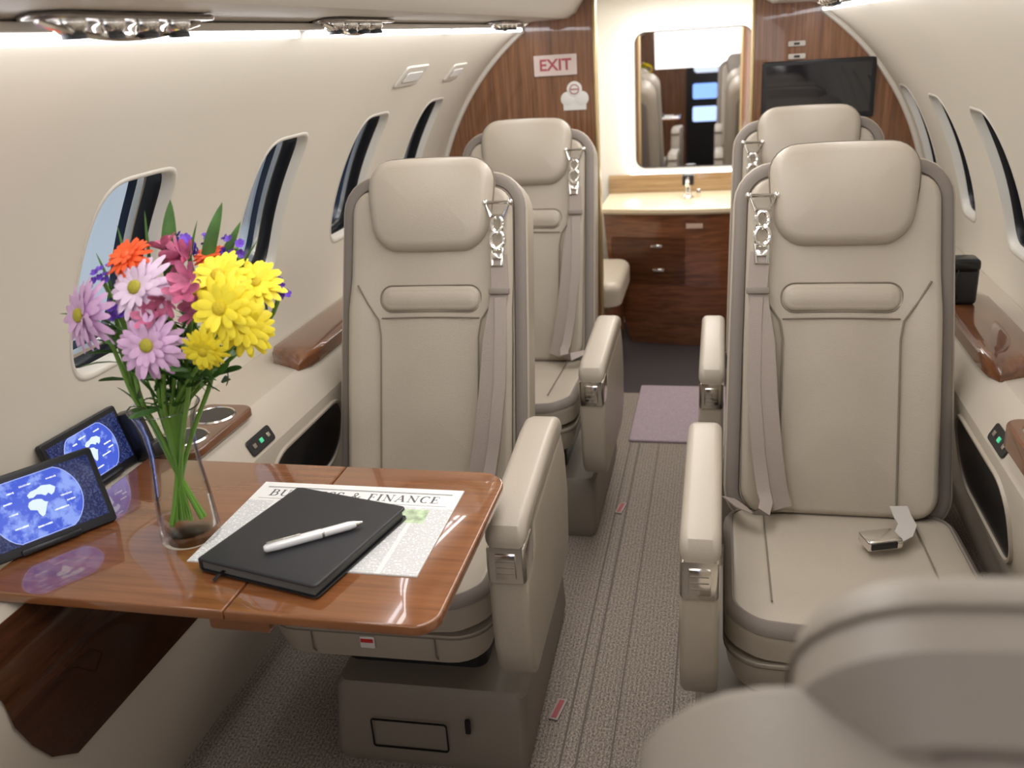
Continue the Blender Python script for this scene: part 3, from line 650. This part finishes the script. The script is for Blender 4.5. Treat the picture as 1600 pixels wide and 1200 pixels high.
def petal(bm, M, a, L, W, lift, curl, z0=0, r0=.0, cup=0):
    ca, sa = math.cos(a), math.sin(a); prof = [(0, .35), (.25, .75), (.55, 1), (.8, .85), (.95, .5), (1, .15)]; rings = []
    for f, wf in prof:
        rr_ = r0+L*f*math.cos(lift); z = z0+L*f*math.sin(lift)-curl*f*f*L; wv = W/2*wf
        rings.append([M @ Vector((rr_*ca-wv*sa*s_, rr_*sa+wv*ca*s_, z+cup*abs(s_)*wv)) for s_ in (-1, 0, 1)])
    bridge(bm, rings, False)
fl_top = VC+Vector((0, 0, VH))
def flower(name, u, v, rpx, Y, n, pm, kind, label, cat='flower', group=None):
    P = PY(u, v, Y); r = rpx*pxs(u, v, Y); n = Vector(n).normalized()
    t = thing(name, label, cat, P, 0, group)
    M = nframe((0, 0, 0), n)
    b1 = B(); rnd = random.random
    if kind == 'daisy':
        for lay, (k, sc, lf) in enumerate(((18, 1, .0), (16, .88, .22), (12, .62, .5))):
            for i in range(k): petal(b1, M, 2*PI*(i+.5*lay)/k+rnd()*.14, r*sc*(.86+.2*rnd()), r*.24, lf+.25*(rnd()-.5), .15+.25*rnd(), .001*lay, r*.08, -.15)
    elif kind == 'mum':
        for lay, (k, sc, lf) in enumerate(((15, 1, -.02), (14, .90, .18), (11, .66, .42))):
            for i in range(k): petal(b1, M, 2*PI*(i+.5*lay)/k+rnd()*.2, r*sc*(.88+.18*rnd()), r*.29, lf+.2*(rnd()-.5), .2, .0015*lay, r*.10, -.2)
    elif kind == 'lily':
        for g in range(4):
            gn = (n+Vector((rnd()-.5, rnd()-.5, rnd()-.5))*1.5).normalized(); G = nframe(Vector((rnd()-.5, (rnd()-.5)*.6, rnd()-.5))*r*1.1, gn)
            for i in range(6): petal(b1, G, 2*PI*i/6, r*.72, r*.32, .75, .1, 0, r*.04, .3)
    else:
        for g in range(11):
            d = Vector((rnd()-.5, rnd()-.5, (rnd()-.5)*.8)); G = nframe(d*r*1.7, (n+d*1.5))
            for i in range(5): petal(b1, G, 2*PI*i/5, r*.38, r*.32, .5, 0, 0, 0)
    o = obj('petals', b1, pm, t, 60)
    if kind in ('daisy', 'mum'):
        b1 = B(); ball(b1, M @ Matrix.Translation((0, 0, r*.12)), r*(.20 if kind == 'daisy' else .22), 1, 1, .5, 12)
        obj('flower_center', b1, CEN if kind == 'daisy' else CENY if pm is YEL else pm, t)
    off = Vector((P.x-fl_top.x, P.y-fl_top.y, 0))
    if off.length > .028: off = off.normalized()*.028
    mth_ = fl_top+off*.9+Vector((0, 0, -.01)); w3 = VC+Vector((off.x*.6, off.y*.6, .14)); bt = VC+Vector((-off.x*.9, -off.y*.9, .022+.01*rnd()))
    pts = bez(P-n*.004, P-n*.05-Vector((0, 0, .02)), mth_+Vector((off.x, off.y, .05)), mth_, 10)+bez(mth_, mth_-Vector((off.x*.5, off.y*.5, .04)), w3*.5+bt*.5, bt, 8)[1:]
    b1 = B(); tube(b1, [p-P for p in pts], .0033, 7); obj('stem', b1, STEM, t)
    for k in range(4):
        i = 3+2*k; p = pts[i]-P; d = Vector((rnd()-.5, rnd()-.8, rnd()*.7)).normalized(); M2 = frame(p, d, Vector((rnd(), rnd(), rnd())).cross(d))
        b1 = B(); petal(b1, M2, 0, .035+.02*rnd(), .010, .1, .25, 0, 0, .3); obj('leaf', b1, GREEN, t, 60)
    return t
flower('daisy', 128, 493, 58, 1.02, (-.40, -.85, .30), LILAC, 'daisy', 'lilac daisy farthest left in the bouquet, turned to the wall')
flower('daisy', 214, 450, 58, 1.03, (-.1, -.85, .5), LILA2, 'daisy', 'large pale lilac daisy high in the bouquet, left of the magenta blooms')
flower('daisy', 232, 540, 57, 1.00, (.05, -.95, .3), LILAC, 'daisy', 'lilac daisy facing forward, lowest in the bouquet above the vase')
flower('chrysanthemum', 342, 432, 52, 1.07, (.05, -.6, .8), YEL, 'mum', 'yellow chrysanthemum topmost of the yellow cluster')
flower('chrysanthemum', 346, 482, 56, 1.01, (0, -.9, .4), YEL, 'mum', 'largest yellow chrysanthemum in the middle of the yellow cluster')
flower('chrysanthemum', 398, 442, 46, 1.09, (.4, -.6, .7), YEL, 'mum', 'yellow chrysanthemum at the right end of the bouquet')
flower('chrysanthemum', 382, 512, 46, 1.05, (.4, -.8, .2), YEL, 'mum', 'yellow chrysanthemum low on the right side of the bouquet')
flower('chrysanthemum', 318, 549, 36, .99, (.1, -.9, -.2), YEL, 'mum', 'small yellow chrysanthemum, lowest of the yellow ones')
flower('alstroemeria', 270, 412, 46, 1.09, (-.1, -.6, .7), PINK, 'lily', 'magenta lily cluster highest in the bouquet centre')
flower('alstroemeria', 284, 462, 50, 1.04, (.1, -.9, .4), PINK, 'lily', 'magenta lily cluster beside the yellow chrysanthemums')
flower('alstroemeria', 252, 490, 44, 1.03, (-.1, -.9, .2), PINK, 'lily', 'magenta lily cluster above the lowest lilac daisy')
flower('zinnia', 198, 400, 38, 1.055, (-.15, -.6, .8), ORG, 'mum', 'orange red flower behind the large lilac daisy')
flower('zinnia', 330, 398, 28, 1.14, (.1, -.4, .9), ORG, 'mum', 'orange red flower tucked behind the yellow blooms')
for (u, v, r, Y, lb) in ((286, 378, 25, 1.13, 'purple statice sprig above the magenta lilies'), (322, 382, 22, 1.15, 'purple statice sprig above the orange red flower, upper centre'), (367, 384, 22, 1.15, 'purple statice sprig above the right yellow chrysanthemum'),
                         (158, 434, 20, 1.06, 'purple statice sprig above the leftmost lilac daisy'), (430, 452, 22, 1.12, 'purple statice sprig at the far right of the bouquet'), (180, 482, 22, 1.04, 'purple statice sprig below the large lilac daisy')):
    flower('statice', u, v, r, Y, (0, -.6, .8), PUR, 'tiny', lb)
def sprig(tip, wpx, Y, label, n=1, mt=GREEN):
    tp = PY(tip[0], tip[1], Y); off = Vector((tp.x-fl_top.x, tp.y-fl_top.y, 0)); base = fl_top+off*.15
    t = thing('leaf_sprig', label, 'leaf', base)
    b1 = B(); pts = bez(VC+Vector((-off.x*.12, -off.y*.12, .03)), VC+Vector((0, 0, .14)), base, tp-(tp-base)*.45, 12); tube(b1, [p-base for p in pts], .0018, 6); obj('stem', b1, STEM, t)
    w = wpx*pxs(*tip, Y); a0 = pts[-1]
    b1 = B(); rings = []
    for i in range(13):
        f = i/12; p = a0.lerp(tp, f)-base+Vector((0, 0, .01*math.sin(PI*f))); wv = w*(math.sin(PI*min(1, f*.92+.08))**.8)*.5+.0002
        d = Vector((.9, .4, 0)); rings.append([p-d*wv, p+Vector((0, -.3*wv, 0)), p+d*wv])
    bridge(b1, rings, False); obj('leaf_blade', b1, mt, t, 60)
    return t
sprig((266, 312), 24, 1.12, 'tall broad green leaf blade at the top of the bouquet, left')
sprig((347, 316), 22, 1.15, 'tall broad green leaf blade leaning right at bouquet top')
sprig((376, 346), 18, 1.16, 'shorter green leaf blade right of the tall pair')
for tip, lb in (((226, 330), 'thin dark twig rising left of the tall leaf'), ((183, 352), 'thin dark twig leaning left above the orange flower'), ((150, 395), 'thin dark twig low on the left of the bouquet'), ((405, 372), 'thin dark twig on the right above the yellow flowers'), ((308, 345), 'thin dark twig between the two tall leaves')):
    sprig(tip, 5, 1.10, lb)
for k, (u, v, Y, lb) in enumerate(((248, 590, 1.06, 'bunch of dark green leaves above the left rim of the vase'), (295, 575, 1.05, 'bunch of dark green leaves in front over the middle of the vase'), (330, 580, 1.10, 'bunch of dark green leaves above the right rim of the vase'),
                                   (278, 520, 1.09, 'bunch of dark green leaves deep between lilac and yellow flowers'), (180, 520, 1.07, 'bunch of dark green leaves between the left two lilac daisies'))):
    P = PY(u, v, Y); t = thing('leaf_sprig', lb, 'leaf', P)
    for i in range(18):
        b1 = B()
        d = Vector((random.uniform(-1, 1), random.uniform(-1, .5), random.uniform(.1, 1.3))).normalized()
        petal(b1, frame(Vector((random.uniform(-.02, .02), random.uniform(-.015, .015), random.uniform(-.035, .02))), d, Vector((random.random(), random.random(), .2)).cross(d)), 0, random.uniform(.035, .06), .010, .1, .2, 0, 0, .3)
        obj('leaf', b1, GREEN, t, 60)
    b1 = B(); off = Vector(((P.x-VC.x), (P.y-VC.y), 0))
    if off.length > .026: off = off.normalized()*.026
    tube(b1, [p-P for p in bez(P, P-Vector((0, 0, .03)), fl_top+off-Vector((0, 0, .03)), VC+Vector((-off.x*.8, -off.y*.8, .03)))], .0036, 7); obj('stem', b1, STEM, t)

# ------------------------------------------------------------------ bulkhead items
yb = YB-.001
RED = mat('sign_red', (.42, .085, .10), .5)
p = PY(868, 102, yb); k = pxs(868, 102, yb)
sg = thing('exit_sign', 'white EXIT sign with red letters on the left wood partition', 'sign', p)
F0 = frame((0, 0, 0), (1, 0, 0), (0, 0, 1))
b1 = B(); pad(b1, F0, 68*k, 31*k, .004, 0, .008, .002); obj('sign_plate', b1, mat('sign_pink', (.72, .60, .56), .5), sg)
text('sign_letters', 'EXIT', .058, F0 @ Matrix.Translation((0, 0, .0088)), RED, sg, .0006, 1.05, bold=.0012)
p = PY(898, 152, yb); k = pxs(898, 152, yb)
sg = thing('placard', 'white clover-shaped placard with red ring under the EXIT sign', 'sign', p)
b1 = B()
for (a, b, r, z) in ((-11, 4, 11, 0), (11, 4, 11, .0004), (0, 18, 12, .0008)): lathe(b1, [(r*k, 0), (r*k, .003+z), (.9*r*k, .004+z)], F0 @ Matrix.Translation((a*k, (b-6)*k, 0)), 24)
box(b1, (0, -11*k, .002), (36*k, 16*k, .0036), 0, F0); obj('placard_plate', b1, WHITE, sg)
b1 = B(); tube(b1, [F0 @ Vector((7*k*math.cos(2*PI*i/20), (12+7*math.sin(2*PI*i/20))*k, .0055)) for i in range(20)], .0016, 6, True); box(b1, (0, 12*k, .0055), (12*k, 1.6*k, .001), 0, F0); obj('red_ring', b1, RED, sg)
a, b_ = PY(1192, 98, yb-.02), PY(1364, 182, yb-.02)
w = b_.x-a.x; h = a.z-b_.z
tv = thing('wall_monitor', 'dark glossy monitor set in the right wood partition', 'monitor', ((a.x+b_.x)/2, yb, (a.z+b_.z)/2))
b1 = B(); pad(b1, F0, w, h, .008, 0, .018, .004); obj('bezel', b1, BEZ, tv)
b1 = B(); box(b1, (0, .003, .0185), (w-.03, h-.035, .001), 0, F0); obj('screen', b1, mat('tv_glass', (.012, .013, .018), .05, coat=1), tv)
for (u, v, lb) in ((1245, 68, 'small silver switch plate above the other, over the wall monitor'), (1245, 88, 'small silver switch plate just above the wall monitor')):
    p = PY(u, v, yb); t = thing('switch_plate', lb, 'switch', p)
    b1 = B(); pad(b1, F0, .06, .018, .004, 0, .004, .0015); obj('plate', b1, mat('label_silver', (.6, .55, .5), .4), t)
    b1 = B(); box(b1, (0, 0, .0045), (.02, .008, .003), .001, F0); obj('button', b1, DARK, t)
# ------------------------------------------------------------------ vestibule items
a = PY(991, 46, YE-.03); b_ = PY(1170, 262, YE-.03); cxm, czm = (a.x+b_.x)/2, (PY(1080, 45, YE-.03).z+PY(1080, 261, YE-.03).z)/2
mw = b_.x-a.x; mh = PY(1080, 45, YE-.03).z-PY(1080, 261, YE-.03).z
mi = thing('wall_mirror', 'tall rounded mirror with glowing white surround above the vanity counter', 'mirror', (cxm, YE, czm))
b1 = B(); prism(b1, rr(mw-.004, mh-.004, .045), lambda u, v, w: F0 @ Vector((u, v, w)), .0, .024); obj('mirror_glass', b1, MIRR, mi)
b1 = B(); rim(b1, F0, mw, mh, .05, [(0, 0), (0, .024), (.001, .026), (.004, .026), (.005, .024), (.005, 0)]); obj('mirror_rim', b1, DARK, mi)
GLOW = emit('warm_glow', (1, .975, .93), 7)
b1 = B(); rim(b1, F0, mw+.11, mh+.10, .09, [(0, 0), (0, .008), (.006, .014), (.024, .014), (.030, .008), (.030, 0)]); obj('glowing_surround', b1, GLOW, mi)
va_ = thing('vanity_cabinet', 'curved dark wood vanity cabinet under the mirror', 'cabinet', (0, 4.2, 0))
def vring(x0, x1, yf, z, bow=.06):
    pts = [Vector((x0, .41, z))]
    for i in range(13):
        f = i/12; pts.append(Vector((x0+(x1-x0)*f, yf-bow*math.sin(PI*f), z)))
    pts.append(Vector((x1, .41, z))); return pts
WVAN = wood('vanity_wood', (.11, .036, .015), (.29, .112, .046), (5, 5, 45), rough=.3)
b1 = B(); bridge(b1, [vring(-.22, .50, .10, .0), vring(-.25, .50, .08, .12), vring(-.32, .52, .03, .45), vring(-.335, .53, .02, .66)]); obj('cabinet_body', b1, WVAN, va_)
b1 = B(); bridge(b1, [vring(-.345, .54, .0, .66), vring(-.35, .545, -.01, .67), vring(-.35, .545, -.01, .685), vring(-.345, .54, 0, .69)]); obj('counter', b1, CREAM, va_)
b1 = B(); box(b1, (.10, .405, .735), (.9, .02, .09), .003); obj('backsplash', b1, wood('pale_wood', (.30, .18, .08), (.5, .34, .18), (3, 3, 60)), va_)
def bow_front(xa_, xb_, za, zb, proud):
    def sect(z):
        f0 = min(1, max(0, (z-.12)/(.45-.12))); x0 = -.25+(-.32+.25)*f0; x1 = .50+.02*f0; yf = .08-.05*f0
        if z > .45: g = (z-.45)/.21; x0 = -.32-.015*g; x1 = .52+.01*g; yf = .03-.01*g
        out = []
        for i in range(9):
            x = xa_+(xb_-xa_)*i/8; f = (x-x0)/(x1-x0); out.append(Vector((x, yf-.06*math.sin(PI*f)-proud, z)))
        return out
    return [sect(za+(zb-za)*i/3) for i in range(4)]
for (za, zb) in ((.445, .545), (.325, .43)):
    b1 = B(); R1 = bow_front(-.30 if za > .4 else -.28, .045, za, zb, .011); bridge(b1, R1, False); bmesh.ops.solidify(b1, geom=list(b1.faces), thickness=-.014)
    dr = obj('drawer', b1, WVAN, va_); c = R1[2][5]
    b1 = B(); box(b1, (c.x, c.y-.004, c.z), (.055, .012, .014), .003); obj('drawer_latch', b1, CHR, dr)
a = PY(1085, 353, 4.16)-Vector((0, 4.2, 0)); b1 = B(); box(b1, (a.x, -.040, a.z), (.075, .012, .022), .001); obj('label_plate', b1, mat('vanity_label', (.65, .5, .42), .5), va_)
fa = thing('faucet', 'small dark and chrome faucet on the vanity counter below the mirror', 'faucet', (.05, 4.42, .69))
b1 = B(); lathe(b1, [(.025, 0), (.028, .004), (.02, .012), (.014, .03), (.014, .06)], I4, 20); tube(b1, bez((0, 0, .055), (0, 0, .10), (0, -.06, .11), (0, -.10, .07)), .009); obj('spout', b1, CHR, fa)
b1 = B(); box(b1, (0, 0, .085), (.055, .05, .05), .006); obj('faucet_head', b1, DARK, fa)
b1 = B(); box(b1, (.05, 0, .02), (.02, .02, .04), .004); obj('faucet_knob', b1, CHR, fa)
be = thing('vestibule_bench', 'small beige padded bench with wood base left of the vanity', 'bench', (-.39, 3.92, 0))
b1 = B(); pad(b1, Matrix.Translation((0, 0, .36)), .37, .50, .06, 0, .10, .035, .01); obj('bench_cushion', b1, LEA2, be)
b1 = B(); box(b1, (-.01, 0, .18), (.32, .46, .36), .01); obj('bench_base', b1, WVAN, be)
b1 = B(); pad(b1, Matrix.Translation((.11, 3.385, .0)), .46, .57, .008, 0, .010, .004); tag(obj('floor_mat', b1, MATC), 'dull mauve carpet mat at the end of the aisle', 'mat')
b1 = B(); lathe(b1, [(.10, 0), (.095, -.02), (.07, -.042), (.03, -.055), (.004, -.058)], Matrix.Translation((.02, 4.0, 1.64))); tag(obj('ceiling_dome', b1, mat('dome_grey', (.28, .24, .22), .4)), 'grey dome fixture on the ceiling beyond the doorway', 'dome')
for u, v, lb in ((872, 1110, 'small red floor label on the carpet beside the nearer seat base'), (970, 795, 'small red floor label on the carpet beside the farther seat base')):
    p = PZ(u, v, 0); t = thing('floor_label', lb, 'label', (p.x, p.y, .0018), math.radians(80))
    b1 = B(); box(b1, (0, 0, .0015), (.07, .022, .003), .001); obj('label_plate', b1, mat('label_grey', (.36, .30, .28), .6), t)
    b1 = B(); box(b1, (0, 0, .0033), (.06, .012, .001)); obj('red_stripe', b1, mat('label_red', (.35, .07, .08), .6), t)
t = thing('pouch', 'small black leather pouch standing on the right ledge behind the seat', 'pouch', (.790, 2.34, .769))
b1 = B(); box(b1, (0, 0, .055), (.060, .055, .11), .012, I4, 4); obj('pouch_body', b1, NBM, t)
b1 = B(); box(b1, (-.004, -.002, .10), (.068, .064, .032), .011, I4, 4); obj('pouch_flap', b1, BLACK, t)
b1 = B(); tube(b1, bez((-.02, -.03, .09), (-.03, -.05, .06), (-.03, -.05, .03), (-.02, -.03, .02)), .003); obj('pouch_strap', b1, BLACK, t)

# ------------------------------------------------------------------ lights
def area(name, loc, rot, sx, sy, e, col=(1, .96, .9)):
    L = bpy.data.lights.new(name, 'AREA'); L.shape = 'RECTANGLE'; L.size = sx; L.size_y = sy; L.energy = e; L.color = col
    o = bpy.data.objects.new(name, L); COL.objects.link(o); o.location = loc; o.rotation_euler = rot; return o
area('ceiling_lamp', (0, 1.9, 1.59), (0, 0, 0), .30, 3.0, 16.5, (1, .97, .93))
area('cabin_fill', (.1, -1.0, 1.3), (math.radians(75), 0, 0), 1.2, .5, 4, (1, .97, .94))
area('vestibule_lamp', (.05, 4.1, 1.60), (0, 0, 0), .6, .6, 11, (1, .95, .86))
for s in (-1, 1):
    area('wash_lamp', (s*.50, 1.3, 1.46), (0, math.radians(-s*35), 0), .03, 4.4, 3.8 if s < 0 else 3.2, (1, .985, .965))
w = bpy.data.worlds.new('world'); C.world = w; w.use_nodes = True
bg = w.node_tree.nodes['Background']; bg.inputs[0].default_value = (.58, .65, .72, 1); bg.inputs[1].default_value = .85
